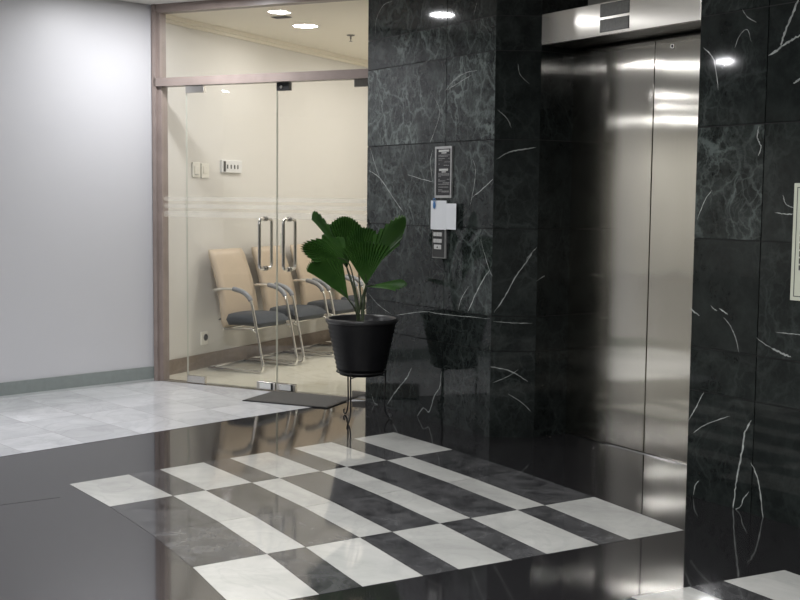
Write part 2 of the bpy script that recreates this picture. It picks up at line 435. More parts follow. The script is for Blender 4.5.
VEINS = [["F", 0.006, [[-6.36, 4.44, 2.189], [-6.268, 4.44, 2.249], [-6.146, 4.44, 2.287], [-6.013, 4.44, 2.294]]], ["F", 0.005, [[-6.337, 4.44, 2.196], [-6.19, 4.44, 2.238], [-6.065, 4.44, 2.273]]], ["F", 0.007, [[-7.308, 4.44, 1.69], [-7.147, 4.44, 1.629], [-6.98, 4.44, 1.497], [-6.844, 4.44, 1.397]]], ["F", 0.006, [[-6.796, 4.44, 1.654], [-6.641, 4.44, 1.625], [-6.491, 4.44, 1.604]]], ["F", 0.004, [[-6.496, 4.44, 1.816], [-6.519, 4.44, 1.734], [-6.492, 4.44, 1.61]]], ["F", 0.004, [[-6.052, 4.44, 1.751], [-6.015, 4.44, 1.685], [-6.025, 4.44, 1.581], [-6.066, 4.44, 1.449]]], ["F", 0.007, [[-6.045, 4.44, 1.502], [-5.915, 4.44, 1.568], [-5.831, 4.44, 1.619]]], ["F", 0.004, [[-6.479, 4.44, 2.157], [-6.419, 4.44, 2.058], [-6.474, 4.44, 1.939], [-6.531, 4.44, 1.858]]], ["F", 0.004, [[-7.293, 4.44, 1.853], [-7.205, 4.44, 1.703], [-7.119, 4.44, 1.584]]], ["F", 0.004, [[-5.95, 4.44, 1.242], [-5.858, 4.44, 1.063], [-5.814, 4.44, 1.014]]], ["F", 0.003, [[-7.231, 4.44, 2.626], [-7.223, 4.44, 2.747], [-7.124, 4.44, 2.839], [-7.01, 4.44, 2.85]]], ["F", 0.003, [[-6.021, 4.44, 2.728], [-6.046, 4.44, 2.67], [-6.058, 4.44, 2.64]]], ["F", 0.008, [[-6.074, 4.44, 0.766], [-6.001, 4.44, 0.879], [-5.93, 4.44, 0.973], [-5.849, 4.44, 1.055]]], ["F", 0.004, [[-6.178, 4.44, 0.775], [-6.141, 4.44, 0.857], [-6.06, 4.44, 0.942]]], ["F", 0.009, [[-7.03, 4.44, 0.023], [-6.893, 4.44, 0.157], [-6.782, 4.44, 0.246], [-6.718, 4.44, 0.328]]], ["F", 0.007, [[-6.645, 4.44, -0.002], [-6.569, 4.44, 0.07], [-6.497, 4.44, 0.058], [-6.437, 4.44, 0.174], [-6.377, 4.44, 0.242], [-6.359, 4.44, 0.351]]], ["F", 0.005, [[-7.246, 4.44, 0.067], [-7.206, 4.44, 0.009], [-7.148, 4.44, 0.005]]], ["F", 0.003, [[-7.306, 4.44, 0.806], [-7.16, 4.44, 0.728], [-6.971, 4.44, 0.669]]], ["F", 0.004, [[-6.926, 4.44, 0.673], [-6.575, 4.44, 0.729], [-6.368, 4.44, 0.731], [-5.84, 4.44, 0.749]]], ["C", 0.006, [[-5.817, 4.454, 0.788], [-5.778, 4.518, 0.904], [-5.745, 4.572, 1.025], [-5.712, 4.627, 1.113], [-5.691, 4.663, 1.189]]], ["C", 0.005, [[-5.825, 4.44, 0.449], [-5.768, 4.535, 0.427], [-5.728, 4.601, 0.388], [-5.702, 4.643, 0.355]]], ["C", 0.003, [[-5.766, 4.537, 0.277], [-5.72, 4.613, 0.222], [-5.691, 4.661, 0.167]]], ["C", 0.003, [[-5.822, 4.446, 0.343], [-5.767, 4.535, 0.388], [-5.734, 4.591, 0.432]]], ["C", 0.004, [[-5.818, 4.451, 0.733], [-5.748, 4.567, 0.725], [-5.691, 4.661, 0.724]]], ["C", 0.006, [[-5.817, 4.454, 1.738], [-5.776, 4.521, 1.784], [-5.729, 4.598, 1.801], [-5.692, 4.66, 1.813]]], ["C", 0.003, [[-5.754, 4.557, 2.32], [-5.746, 4.571, 2.254], [-5.716, 4.621, 2.199]]], ["C", 0.003, [[-5.816, 4.455, 2.04], [-5.784, 4.508, 1.985], [-5.772, 4.528, 1.93]]], ["C", 0.004, [[-5.717, 4.619, 1.118], [-5.699, 4.648, 1.163], [-5.682, 4.677, 1.198]]], ["J", 0.005, [[-5.68, 4.679, 0.989], [-5.685, 4.789, 1.04], [-5.69, 4.891, 1.097], [-5.694, 4.996, 1.15]]], ["J", 0.003, [[-5.69, 4.894, 1.113], [-5.692, 4.941, 1.131], [-5.694, 4.998, 1.158]]], ["F", 0.009, [[-3.76, 4.44, 0.453], [-3.797, 4.44, 0.391], [-3.81, 4.44, 0.304], [-3.83, 4.44, 0.187], [-3.844, 4.44, 0.108], [-3.855, 4.44, -0.009]]], ["F", 0.007, [[-3.756, 4.44, 0.249], [-3.718, 4.44, 0.191], [-3.691, 4.44, 0.104], [-3.669, 4.44, -0.021]]], ["F", 0.005, [[-3.855, 4.44, -0.009], [-3.809, 4.44, 0.021], [-3.794, 4.44, 0.059], [-3.761, 4.44, 0.104]]], ["F", 0.006, [[-4.163, 4.44, 0.386], [-4.119, 4.44, 0.452], [-4.067, 4.44, 0.544]]], ["F", 0.005, [[-4.127, 4.44, 0.328], [-4.04, 4.44, 0.387], [-3.895, 4.44, 0.452]]], ["F", 0.005, [[-4.113, 4.44, 0.01], [-4.103, 4.44, 0.062], [-4.078, 4.44, 0.093]]], ["F", 0.012, [[-3.74, 4.44, 2.173], [-3.676, 4.44, 2.204], [-3.658, 4.44, 2.254], [-3.616, 4.44, 2.343], [-3.578, 4.44, 2.411]]], ["F", 0.01, [[-3.676, 4.44, 2.201], [-3.619, 4.44, 2.229], [-3.554, 4.44, 2.249]]], ["F", 0.01, [[-3.593, 4.44, 2.034], [-3.552, 4.44, 2.055], [-3.504, 4.44, 2.065]]], ["F", 0.005, [[-4.143, 4.44, 2.25], [-4.082, 4.44, 2.198], [-4.061, 4.44, 2.146], [-4.037, 4.44, 2.036]]], ["F", 0.004, [[-3.905, 4.44, 2.406], [-3.876, 4.44, 2.368], [-3.818, 4.44, 2.333]]], ["F", 0.003, [[-3.943, 4.44, 2.228], [-3.918, 4.44, 2.281], [-3.873, 4.44, 2.307], [-3.844, 4.44, 2.246]]], ["F", 0.006, [[-3.781, 4.44, 1.851], [-3.787, 4.44, 1.795], [-3.764, 4.44, 1.752], [-3.778, 4.44, 1.711]]], ["F", 0.009, [[-3.659, 4.44, 0.813], [-3.624, 4.44, 0.803], [-3.589, 4.44, 0.793], [-3.546, 4.44, 0.784]]], ["F", 0.006, [[-3.985, 4.44, 0.972], [-3.958, 4.44, 0.96], [-3.929, 4.44, 0.946]]], ["F", 0.006, [[-4.178, 4.44, 0.96], [-4.147, 4.44, 0.94], [-4.11, 4.44, 0.924]]], ["F", 0.004, [[-4.04, 4.44, 0.983], [-4.02, 4.44, 0.966], [-3.996, 4.44, 0.959]]], ["F", 0.004, [[-3.956, 4.44, 0.931], [-3.907, 4.44, 0.887], [-3.877, 4.44, 0.839], [-3.851, 4.44, 0.765]]], ["F", 0.004, [[-3.75, 4.44, 0.853], [-3.704, 4.44, 0.829], [-3.659, 4.44, 0.813]]], ["F", 0.004, [[-3.637, 4.44, 0.889], [-3.535, 4.44, 0.891], [-3.477, 4.44, 0.894]]], ["F", 0.005, [[-3.627, 4.44, 1.528], [-3.608, 4.44, 1.486], [-3.557, 4.44, 1.469]]], ["F", 0.005, [[-3.669, 4.44, 1.446], [-3.612, 4.44, 1.44], [-3.556, 4.44, 1.441]]], ["F", 0.004, [[-4.149, 4.44, 1.401], [-4.1, 4.44, 1.501], [-4.057, 4.44, 1.55]]]]
def vein_strips(bm, sel):
    """the few broad white veins that run through the slabs"""
    nrm = {'F': Vector((0,-1,0)), 'C': Vector((0.24,-0.145,0)).normalized(), 'J': Vector((1,0.045,0)).normalized()}
    for k, w, pts in VEINS:
        if not sel(k, pts): continue
        n = nrm[k]
        path = smooth_path(pts, 7); m = len(path); L = []; Rr = []
        for i, p in enumerate(path):
            t = (path[min(i+1, m-1)] - path[max(i-1, 0)]).normalized(); s = t.cross(n).normalized()
            e = min(1.0, (i+0.6)/4, (m-i-0.4)/4)
            ww = w*0.5*e*random.uniform(0.55, 1.25)
            jit = s*random.uniform(-0.3, 0.3)*w
            L.append(bm.verts.new(p + n*0.0004 + s*ww + jit)); Rr.append(bm.verts.new(p + n*0.0004 - s*ww + jit))
        fs = []
        for i in range(m-1):
            f = bm.faces.new((L[i], L[i+1], Rr[i+1], Rr[i])); f.material_index = 2; fs.append(f)
            f.normal_update()
            if f.normal.dot(n) < 0: f.normal_flip()

PX0, PX1, RX0, RX1 = -7.33, -5.825, -4.163, 4.2
# clad() puts the room on the right of p0->p1, so walk from left to right with the room at -y
def vein_pillar(za, ua, c):
    if 1.8 < za < 2.3: return 1.0
    if 2.3 < za < 2.5: return 0.85
    if za > 2.5: return 0.35
    if 1.2 < za < 1.8: return 0.55
    if 0.7 < za < 1.2: return 0.40
    return 0.16
bm = bmesh.new(); lay = bm.loops.layers.float_color.new('veining')
clad(bm, lay, (PX0, 5.6), (PX0, 4.4605), [], lambda za, ua, c: 0.4)
clad(bm, lay, (PX0, 4.44), (PX1, 4.44), [0.985], vein_pillar)
clad(bm, lay, (PX1, 4.44), (-5.68, 4.68), [], lambda za, ua, c: 0.12 if za < 2.3 else 0.35)
clad(bm, lay, (-5.68, 4.68), (-5.695, 5.06), [], lambda za, ua, c: 0.12)
vein_strips(bm, lambda k, p: k in 'CJ' or p[0][0] < -5)
obj('wall_pillar', bm, [M['marble'], M['joint'], M['vein']], kind='structure')

bm = bmesh.new(); lay = bm.loops.layers.float_color.new('veining')
rs = [0.418 + 0.52*i for i in range(16)]
def vein_right(za, ua, c):
    if c == 0 and 1.2 < za < 1.8: return 0.55
    if c == 0 and za > 1.8: return 0.22
    return 0.10
clad(bm, lay, (-4.39, 5.06), (-4.39, 4.68), [], lambda za, ua, c: 0.1)
clad(bm, lay, (-4.39, 4.68), (RX0, 4.44), [], lambda za, ua, c: 0.1)
clad(bm, lay, (RX0, 4.44), (RX1, 4.44), rs, vein_right)
vein_strips(bm, lambda k, p: k == 'F' and p[0][0] > -5)
obj('wall_right', bm, [M['marble'], M['joint'], M['vein']], kind='structure')

# recess over and behind the lift doors
bm = bmesh.new()
add_box(bm, -5.95, -4.2, 5.06, 5.2, 0, H)
obj('wall_lift_recess', bm, M['hall_wall'], kind='structure')

# ------------------------------------------------------------------ floor inlays
GRID = [[[-5.96, 1.819], [-6.009, 2.158], [-6.036, 2.343], [-6.075, 2.618], [-6.098, 2.788], [-6.135, 3.054], [-6.158, 3.23], [-6.195, 3.511], [-6.217, 3.683], [-6.258, 4.005]], [[-5.425, 1.851], [-5.463, 2.189], [-5.483, 2.373], [-5.512, 2.647], [-5.529, 2.817], [-5.556, 3.082], [-5.573, 3.257], [-5.6, 3.538], [-5.616, 3.708], [-5.645, 4.03]], [[-4.89, 1.853], [-4.913, 2.19], [-4.925, 2.374], [-4.942, 2.648], [-4.952, 2.817], [-4.967, 3.082], [-4.977, 3.257], [-4.992, 3.537], [-5.001, 3.708], [-5.016, 4.029]], [[-4.353, 1.825], [-4.359, 2.163], [-4.361, 2.347], [-4.365, 2.62], [-4.366, 2.79], [-4.368, 3.054], [-4.369, 3.229], [-4.37, 3.51], [-4.37, 3.68], [-4.37, 4.001]], [[-3.815, 1.768], [-3.801, 2.106], [-3.793, 2.291], [-3.78, 2.565], [-3.772, 2.734], [-3.759, 2.999], [-3.75, 3.175], [-3.735, 3.455], [-3.725, 3.626], [-3.706, 3.947]]]
WIDE = [1, 0, 0, 1]
def lay_panel(bm, grid, th=0.0012, gap=0.002):
    for j in range(len(grid)-1):
        for i in range(9):
            q = [Vector((*grid[j][i], 0)), Vector((*grid[j][i+1], 0)), Vector((*grid[j+1][i+1], 0)), Vector((*grid[j+1][i], 0))]
            c = sum(q, Vector())/4
            q = [v + (c-v).normalized()*gap for v in q]
            white = (i % 2 == 0) == bool(WIDE[j])
            add_prism(bm, [(v.x, v.y) for v in q], 0.0002, th, 0 if white else 1)
bm = bmesh.new(); lay_panel(bm, GRID)
obj('floor_inlay', bm, [M['tile_white'], M['tile_dark']], kind='structure')
G2 = []
for j in range(5):
    row = []
    for i, yy in enumerate([1.83,2.17,2.355,2.63,2.80,3.065,3.24,3.52,3.69,4.01]):
        row.append((-3.15 + 0.585*j + (yy-3.4)*0.11*(1-j*0.2), yy - 0.14 - 0.02*j))
    G2.append(row)
bm = bmesh.new(); lay_panel(bm, G2)
obj('floor_inlay', bm, [M['tile_white'], M['tile_dark']], kind='structure')

# pale marble floor in front of the glass doors
bx = lambda y: -6.785 - 0.2275*(y-1.676)
g_end = room(2.02, 0.0)
poly = [(bx(1.3), 1.3), (bx(4.30), 4.30), (-7.335, 4.44), (-7.335, 4.53)]
poly += [(room(2.0, -0.005).x, room(2.0, -0.005).y), (room(0.0, -0.005).x, room(0.0, -0.005).y), (LW_A.x+0.03, LW_A.y), (LW_B.x, LW_B.y), (LW_B.x, 1.3)]
bm = bmesh.new()
f = bm.faces.new([bm.verts.new((x, y, 0.0013)) for x, y in poly]); bm.normal_update()
if f.normal.z < 0: f.normal_flip()
e1 = Vector((0.985, 0.17, 0)); e2 = Vector((-0.225, 0.974, 0))
nA = Vector((e2.y, -e2.x, 0)); nB = Vector((-e1.y, e1.x, 0))
orgA = Vector((bx(2.1), 2.1, 0)); orgB = Vector((-7.80, 2.465, 0))
for k in range(1, 6):
    bmesh.ops.bisect_plane(bm, geom=bm.verts[:]+bm.edges[:]+bm.faces[:], plane_co=orgA - nA*0.425*k, plane_no=nA)
for k in range(-4, 7):
    bmesh.ops.bisect_plane(bm, geom=bm.verts[:]+bm.edges[:]+bm.faces[:], plane_co=orgB + nB*0.40*k, plane_no=nB)
bmesh.ops.split_edges(bm, edges=bm.edges[:])
r = bmesh.ops.inset_individual(bm, faces=bm.faces[:], thickness=0.0035, depth=0.0)
for f in r['faces']: f.material_index = 1
obj('floor_pale', bm, [M['tile_pale'], M['grout']], kind='structure')

# ------------------------------------------------------------------ waiting room behind the glass
RW, RD, RH = 2.03, 7.0, 2.95
def room_prism(bm, x0, x1, y0, y1, z0, z1, mi=0):
    add_prism(bm, [tuple(room(x0, y0)[:2]), tuple(room(x1, y0)[:2]), tuple(room(x1, y1)[:2]), tuple(room(x0, y1)[:2])], z0, z1, mi)
bm = bmesh.new(); room_prism(bm, -0.3, RW+0.2, 0.0, RD+0.2, -0.10, 0.001); obj('floor_room', bm, M['room_floor'], kind='structure')
bm = bmesh.new(); room_prism(bm, -0.3, RW+0.2, 0.06, RD+0.2, RH, RH+0.04); obj('ceiling_room', bm, M['room_ceil'], kind='structure')
bm = bmesh.new(); room_prism(bm, -0.3, -0.10, 0.05, RD+0.2, 0.001, RH); obj('wall_room_left', bm, M['room_wall'], kind='structure')
bm = bmesh.new(); room_prism(bm, -0.3, RW+0.2, RD, RD+0.2, 0.001, RH); obj('wall_room_back', bm, M['room_wall'], kind='structure')
bm = bmesh.new(); room_prism(bm, RW, RW+0.1, 0.35, RD, 0.001, RH); obj('wall_room_right', bm, M['room_wall'], kind='structure')
bm = bmesh.new(); room_prism(bm, -0.10, -0.085, 0.05, RD, 0.001, 0.125); obj('baseboard_room', bm, M['room_base'], kind='structure')
bm = bmesh.new()
room_prism(bm, -0.10, -0.045, 0.06, RD, RH-0.035, RH); room_prism(bm, -0.10, -0.075, 0.06, RD, RH-0.06, RH-0.035)
obj('trim_cornice', bm, M['room_ceil'], kind='structure')

# ------------------------------------------------------------------ glass front: frame, transom, sidelight, two leaves
bm = bmesh.new()
def fr(x0, x1, y0, y1, z0, z1):
    room_prism(bm, x0, x1, y0, y1, z0, z1)
fr(-0.015, 0.02, -0.055, 0.06, 0.0, H); fr(0.02, 0.058, -0.03, 0.05, 0.0, 2.352); fr(0.02, 0.045, -0.03, 0.05, 2.417, H)
fr(0.0, 2.02, -0.055, 0.05, 2.352, 2.417)
fr(0.0, 2.02, -0.045, 0.05, 2.925, H)
obj('trim_glass_front', bm, M['frame'], kind='structure')
bm = bmesh.new(); room_prism(bm, 0.0, 2.0, -0.04, 0.06, 0.0005, 0.0035)
obj('trim_threshold', bm, M['satin'], kind='structure')

root_w = obj('window_1', bmesh.new(), M['glass'], kind='structure')
def pane(name, x0, x1, z0, z1, parent=None, kind='structure'):
    bm = bmesh.new(); add_box(bm, x0, x1, -0.006, 0.006, z0, z1)
    bm.faces.ensure_lookup_table()
    for f in bm.faces:
        f.material_index = 0 if abs(f.normal.y) > 0.5 else 1
    bm.normal_update()
    for f in bm.faces: f.material_index = 0 if abs(f.normal.y) > 0.5 else 1
    return obj(name, bm, [M['glass'], M['glass_edge']], kind=kind, loc=G0, rotz=GA)
bpy.data.objects.remove(root_w)
pane('window_1', 0.035, 2.02, 2.417, 2.925)
def bands(bm, x0, x1):
    for z0, z1 in ((1.452, 1.486), (1.396, 1.430), (1.325, 1.372)):
        add_box(bm, x0, x1, -0.0068, -0.0062, z0, z1)
sl = pane('window_2', 0.052, 0.276, 0.004, 2.352)
bm = bmesh.new(); bands(bm, 0.055, 0.274); obj('frosted_film', bm, M['frost'], sl)

def handle_bm(sx, sy):
    bm = bmesh.new()
    p = fillet([(sx, sy*0.006, 0.945), (sx, sy*0.085, 0.945), (sx, sy*0.085, 1.325), (sx, sy*0.006, 1.325)], 0.045, 7)
    add_tube(bm, p, 0.0125, 14)
    for z in (0.945, 1.325):
        add_tube(bm, [(sx, sy*0.006, z), (sx, sy*0.016, z)], 0.019, 16)
    return bm
def leaf(name, x0, x1, hx, hinge):
    lf = pane(name, x0, x1, 0.010, 2.348)
    bm = bmesh.new(); bands(bm, x0+0.002, x1-0.002); obj('frosted_film', bm, M['frost'], lf)
    for sy in (-1, 1):
        obj('pull_handle', handle_bm(hx, sy), M['satin'], lf)
    hx0, hx1 = (x0, x0+0.17) if hinge == 'L' else (x1-0.17, x1)
    bm = bmesh.new(); add_box(bm, hx0, hx1, -0.016, 0.016, 2.295, 2.350, 0, 0.002); obj('top_patch', bm, M['satin'], lf)
    bm = bmesh.new(); add_box(bm, hx0, hx1, -0.016, 0.016, 0.006, 0.062, 0, 0.002); obj('bottom_patch', bm, M['satin'], lf)
    lx0, lx1 = (x1-0.17, x1-0.002) if hinge == 'L' else (x0+0.002, x0+0.17)
    bm = bmesh.new(); add_box(bm, lx0, lx1, -0.017, 0.017, 0.008, 0.066, 0, 0.002); lk = obj('lock_patch', bm, M['satin'], lf)
    c = (lx0+lx1)/2
    bm = bmesh.new(); add_box(bm, c-0.055, c+0.045, -0.0190, -0.0172, 0.016, 0.056, 0)
    add_box(bm, c+0.045, c+0.062, -0.0195, -0.0172, 0.012, 0.060, 1)
    obj('lock_plate', bm, [M['lamp_ring'], M['black_metal']], lk)
    return lf
l1 = leaf('door_3', 0.281, 1.112, 1.012, 'L')
l2 = leaf('door_4', 1.120, 1.952, 1.225, 'R')
bm = bmesh.new(); add_box(bm, 1.124, 1.232, -0.020, 0.020, 2.288, 2.349, 0, 0.002)
add_tube(bm, [(1.165, -0.020, 2.315), (1.165, -0.026, 2.315)], 0.012, 12, 1)
obj('top_lock', bm, [M['black_metal'], M['satin']], l2)
bm = bmesh.new(); add_box(bm, 1.150, 1.157, -0.0068, -0.0062, 1.06, 1.22); obj('push_sticker', bm, M['notice'], l2)

# ------------------------------------------------------------------ lift: two steel panels, header, sill
DX0, DXM, DX1, DY = -5.69, -5.04, -4.39, 4.95
d1 = None
def lift_panel(name, x0, x1):
    bm = bmesh.new(); add_box(bm, x0, x1, DY, DY+0.035, 0.008, 2.412, 0, 0.002)
    return obj(name, bm, M['steel'], kind='structure')
d1 = lift_panel('door_1', DX0, -4.992); d2 = lift_panel('door_2', -4.984, DX1)
bm = bmesh.new()
add_tube(bm, [(-4.850, DY-0.0035, 2.366), (-4.850, DY+0.004, 2.366)], 0.016, 20, 0); add_tube(bm, [(-4.850, DY-0.005, 2.366), (-4.850, DY, 2.366)], 0.008, 12, 1)
obj('release_keyhole', bm, [M['satin'], M['black_metal']], d2)
bm = bmesh.new(); add_box(bm, DX0, DX1, 4.938, 5.02, -0.01, 0.006, 0, 0.0015); obj('trim_lift_sill', bm, M['chrome'], kind='structure')
hd = thing('lift_header', 'brushed steel transom panel above the lift doors with two indicator windows', 'lift header', (DXM, 4.68, 2.42))
bm = bmesh.new(); hw = (DX1-DX0)/2 - 0.002
add_box(bm, -hw, hw, 0.0, 0.02, 0.014, 0.200, 0, 0.002); obj('face_panel', bm, M['steel_head'], hd)
bm = bmesh.new(); add_box(bm, -hw, hw, 0.02, 0.37, 0.180, 0.198); obj('top_panel', bm, M['steel_dark'], hd)
bm = bmesh.new(); add_box(bm, -hw, hw, 0.02, 0.18, 0.014, 0.026, 0); add_box(bm, -hw, hw, 0.184, 0.325, 0.014, 0.022, 0)
obj('soffit_panel', bm, M['steel_dark'], hd)
for z0, z1 in ((0.032, 0.103), (0.118, 0.192)):
    bm = bmesh.new(); add_box(bm, -0.120, 0.118, -0.0015, 0.0, z0, z1, 1); add_box(bm, -0.117, 0.115, -0.0028, -0.0012, z0+0.003, z1-0.003, 0)
    obj('indicator_window', bm, [M['display'], M['black_metal']], hd)

# ------------------------------------------------------------------ call station and signs on the pillar
FY = 4.44
sg = thing('instruction_sign', 'tall black instruction sign with silver frame on the marble pillar', 'sign', (-6.354, FY, 1.498))
bm = bmesh.new(); w, h_ = 0.095, 0.335
for a_, b_, c_, d_ in ((-w, w, 0, 0.016), (-w, w, h_-0.016, h_), (-w, -w+0.014, 0.016, h_-0.016), (w-0.014, w, 0.016, h_-0.016)):
    add_box(bm, a_, b_, -0.012, 0.0, c_, d_)
obj('sign_frame', bm, M['silver'], sg)
bm = bmesh.new(); add_box(bm, -w+0.013, w-0.013, -0.007, 0.0, 0.015, h_-0.015); pl = obj('sign_plate', bm, M['sign_black'], sg)
bm = bmesh.new()
def dash(x0, x1, z0, z1, mi): add_box(bm, x0, x1, -0.0078, -0.0070, z0, z1, mi)
dash(-0.058, 0.058, 0.300, 0.313, 0); dash(-0.028, 0.030, 0.289, 0.296, 0)
dash(-0.052, 0.050, 0.176, 0.190, 0); dash(-0.024, 0.026, 0.166, 0.172, 0)
rng = random.Random(3)
for z, x0, x1 in ((0.276, -0.06, 0.07), (0.268, -0.06, 0.05), (0.254, -0.06, 0.01), (0.254, 0.05, 0.07), (0.244, -0.06, -0.02), (0.231, 0.01, 0.07), (0.218, -0.06, -0.045), (0.209, 0.0, 0.06),
                  (0.154, -0.06, 0.065), (0.146, -0.06, 0.065), (0.137, -0.06, -0.03), (0.118, -0.06, -0.04), (0.118, 0.04, 0.065), (0.108, -0.06, 0.02), (0.096, -0.01, 0.068), (0.086, -0.06, 0.065), (0.068, -0.06, 0.055),
                  (0.051, -0.06, -0.015), (0.042, -0.06, 0.06), (0.036, -0.02, 0.06)):
    x = x0
    while x < x1 - 0.002:
        l = min(rng.uniform(0.006, 0.022), x1-x); dash(x, x+l, z, z+0.0048, 1); x += l + 0.0035
obj('sign_lettering', bm, [M['print_white'], M['print_grey']], pl)

kp = thing('call_panel', 'narrow dark call panel with rows of square buttons under the hanging card', 'call panel', (-6.388, FY, 1.10))
bm = bmesh.new(); add_box(bm, -0.077, 0.077, -0.016, 0.0, 0.0, 0.375, 0, 0.004); bp_ = obj('panel_body', bm, M['silver'], kp)
bm = bmesh.new(); add_box(bm, -0.068, 0.062, -0.0185, -0.016, 0.008, 0.367); obj('panel_face', bm, M['panel_grey'], kp)
for rz in (0.115, 0.158, 0.200, 0.242, 0.285):
    for cx in (-0.040, -0.006, 0.028):
        bm = bmesh.new(); add_box(bm, cx-0.014, cx+0.014, -0.0235, -0.0185, rz-0.013, rz+0.013, 0, 0.002); obj('button', bm, M['button'], kp)
bm = bmesh.new(); add_box(bm, -0.046, 0.036, -0.0235, -0.0185, 0.060, 0.090, 0, 0.002); ck = obj('wide_button', bm, M['button'], kp)
bm = bmesh.new(); vs = [bm.verts.new(p) for p in ((-0.016,-0.0238,0.068), (0.006,-0.0238,0.068), (-0.005,-0.0238,0.083))]; bm.faces.new(vs)
g = bmesh.ops.extrude_face_region(bm, geom=bm.faces[:]); bmesh.ops.translate(bm, verts=[v for v in g['geom'] if isinstance(v, bmesh.types.BMVert)], vec=(0, 0.0006, 0))
obj('arrow_mark', bm, M['notice_ink'], ck)

cd = thing('paper_card', 'folded white paper card hung over the call panel buttons', 'card', (-6.317, FY-0.0237, 1.29))
bm = bmesh.new()
add_prism(bm, [(-0.139, -0.012), (-0.02, -0.005), (0.022, 0.0), (0.022, 0.0012), (-0.02, -0.0038), (-0.139, -0.0108)], 0.0, 0.190)
obj('front_sheet', bm, M['paper'], cd)
bm = bmesh.new()
add_prism(bm, [(0.022, 0.0), (0.14, -0.006), (0.14, -0.0048), (0.022, 0.0012)], 0.004, 0.172)
obj('back_sheet', bm, M['paper'], cd)
tg_ = thing('blue_key_tag', 'small blue tag on a loop at the top of the white card', 'tag', (-6.415, FY-0.0395, 1.43))
bm = bmesh.new(); add_lathe(bm, [(0, -0.002), (0.013, -0.002), (0.015, 0), (0.013, 0.002), (0, 0.002)], 20)
bmesh.ops.rotate(bm, verts=bm.verts, matrix=Matrix.Rotation(PI/2, 3, 'X')); bmesh.ops.scale(bm, verts=bm.verts, vec=(1, 1, 1.7)); bmesh.ops.translate(bm, verts=bm.verts, vec=(0, 0.002, 0.02))
obj('tag_body', bm, M['blue'], tg_)
bm = bmesh.new(); add_tube(bm, [(0.012*math.cos(t), 0.002, 0.052 + 0.012*math.sin(t)) for t in [k*2*PI/16 for k in range(16)]], 0.0025, 8, closed=True)
obj('cord_loop', bm, M['blue'], tg_)

nb = thing('notice_board', 'pale green framed notice on the dark marble at the right edge', 'notice', (-3.35, FY, 1.047))
bm = bmesh.new(); add_box(bm, -0.206, 0.206, -0.012, 0.0, 0.0, 0.535, 0, 0.002); obj('notice_panel', bm, M['notice'], nb)
bm = bmesh.new()
for a_, b_, c_, d_ in ((-0.188, 0.188, 0.018, 0.022), (-0.188, 0.188, 0.513, 0.517), (-0.188, -0.184, 0.022, 0.513), (0.184, 0.188, 0.022, 0.513)):
    add_box(bm, a_, b_, -0.0128, -0.0118, c_, d_)
rng = random.Random(5)
for cx in [-0.158 + 0.036*i for i in range(9)]:
    z = 0.14
    while z < 0.40:
        l = rng.uniform(0.010, 0.030); add_box(bm, cx-0.006, cx+0.006, -0.0128, -0.0118, z, z+l); z += l + 0.007
obj('notice_lettering', bm, M['notice_ink'], nb)

# ------------------------------------------------------------------ doormat
ma = math.radians(34)
mt = thing('doormat', 'dark grey rectangular doormat on the pale floor before the glass doors', 'doormat', (-7.78, 3.66, 0.0014), ma)
bm = bmesh.new(); add_box(bm, 0.012, 0.678, 0.012, 0.453, 0.0, 0.009, 0, 0.002); obj('pile', bm, M['mat'], mt)
bm = bmesh.new()
for q in ((0, 0.69, 0, 0.012), (0, 0.69, 0.453, 0.465), (0, 0.012, 0.012, 0.453), (0.678, 0.69, 0.012, 0.453)): add_box(bm, *q, 0.0, 0.006)
obj('border', bm, M['black_metal'], mt)

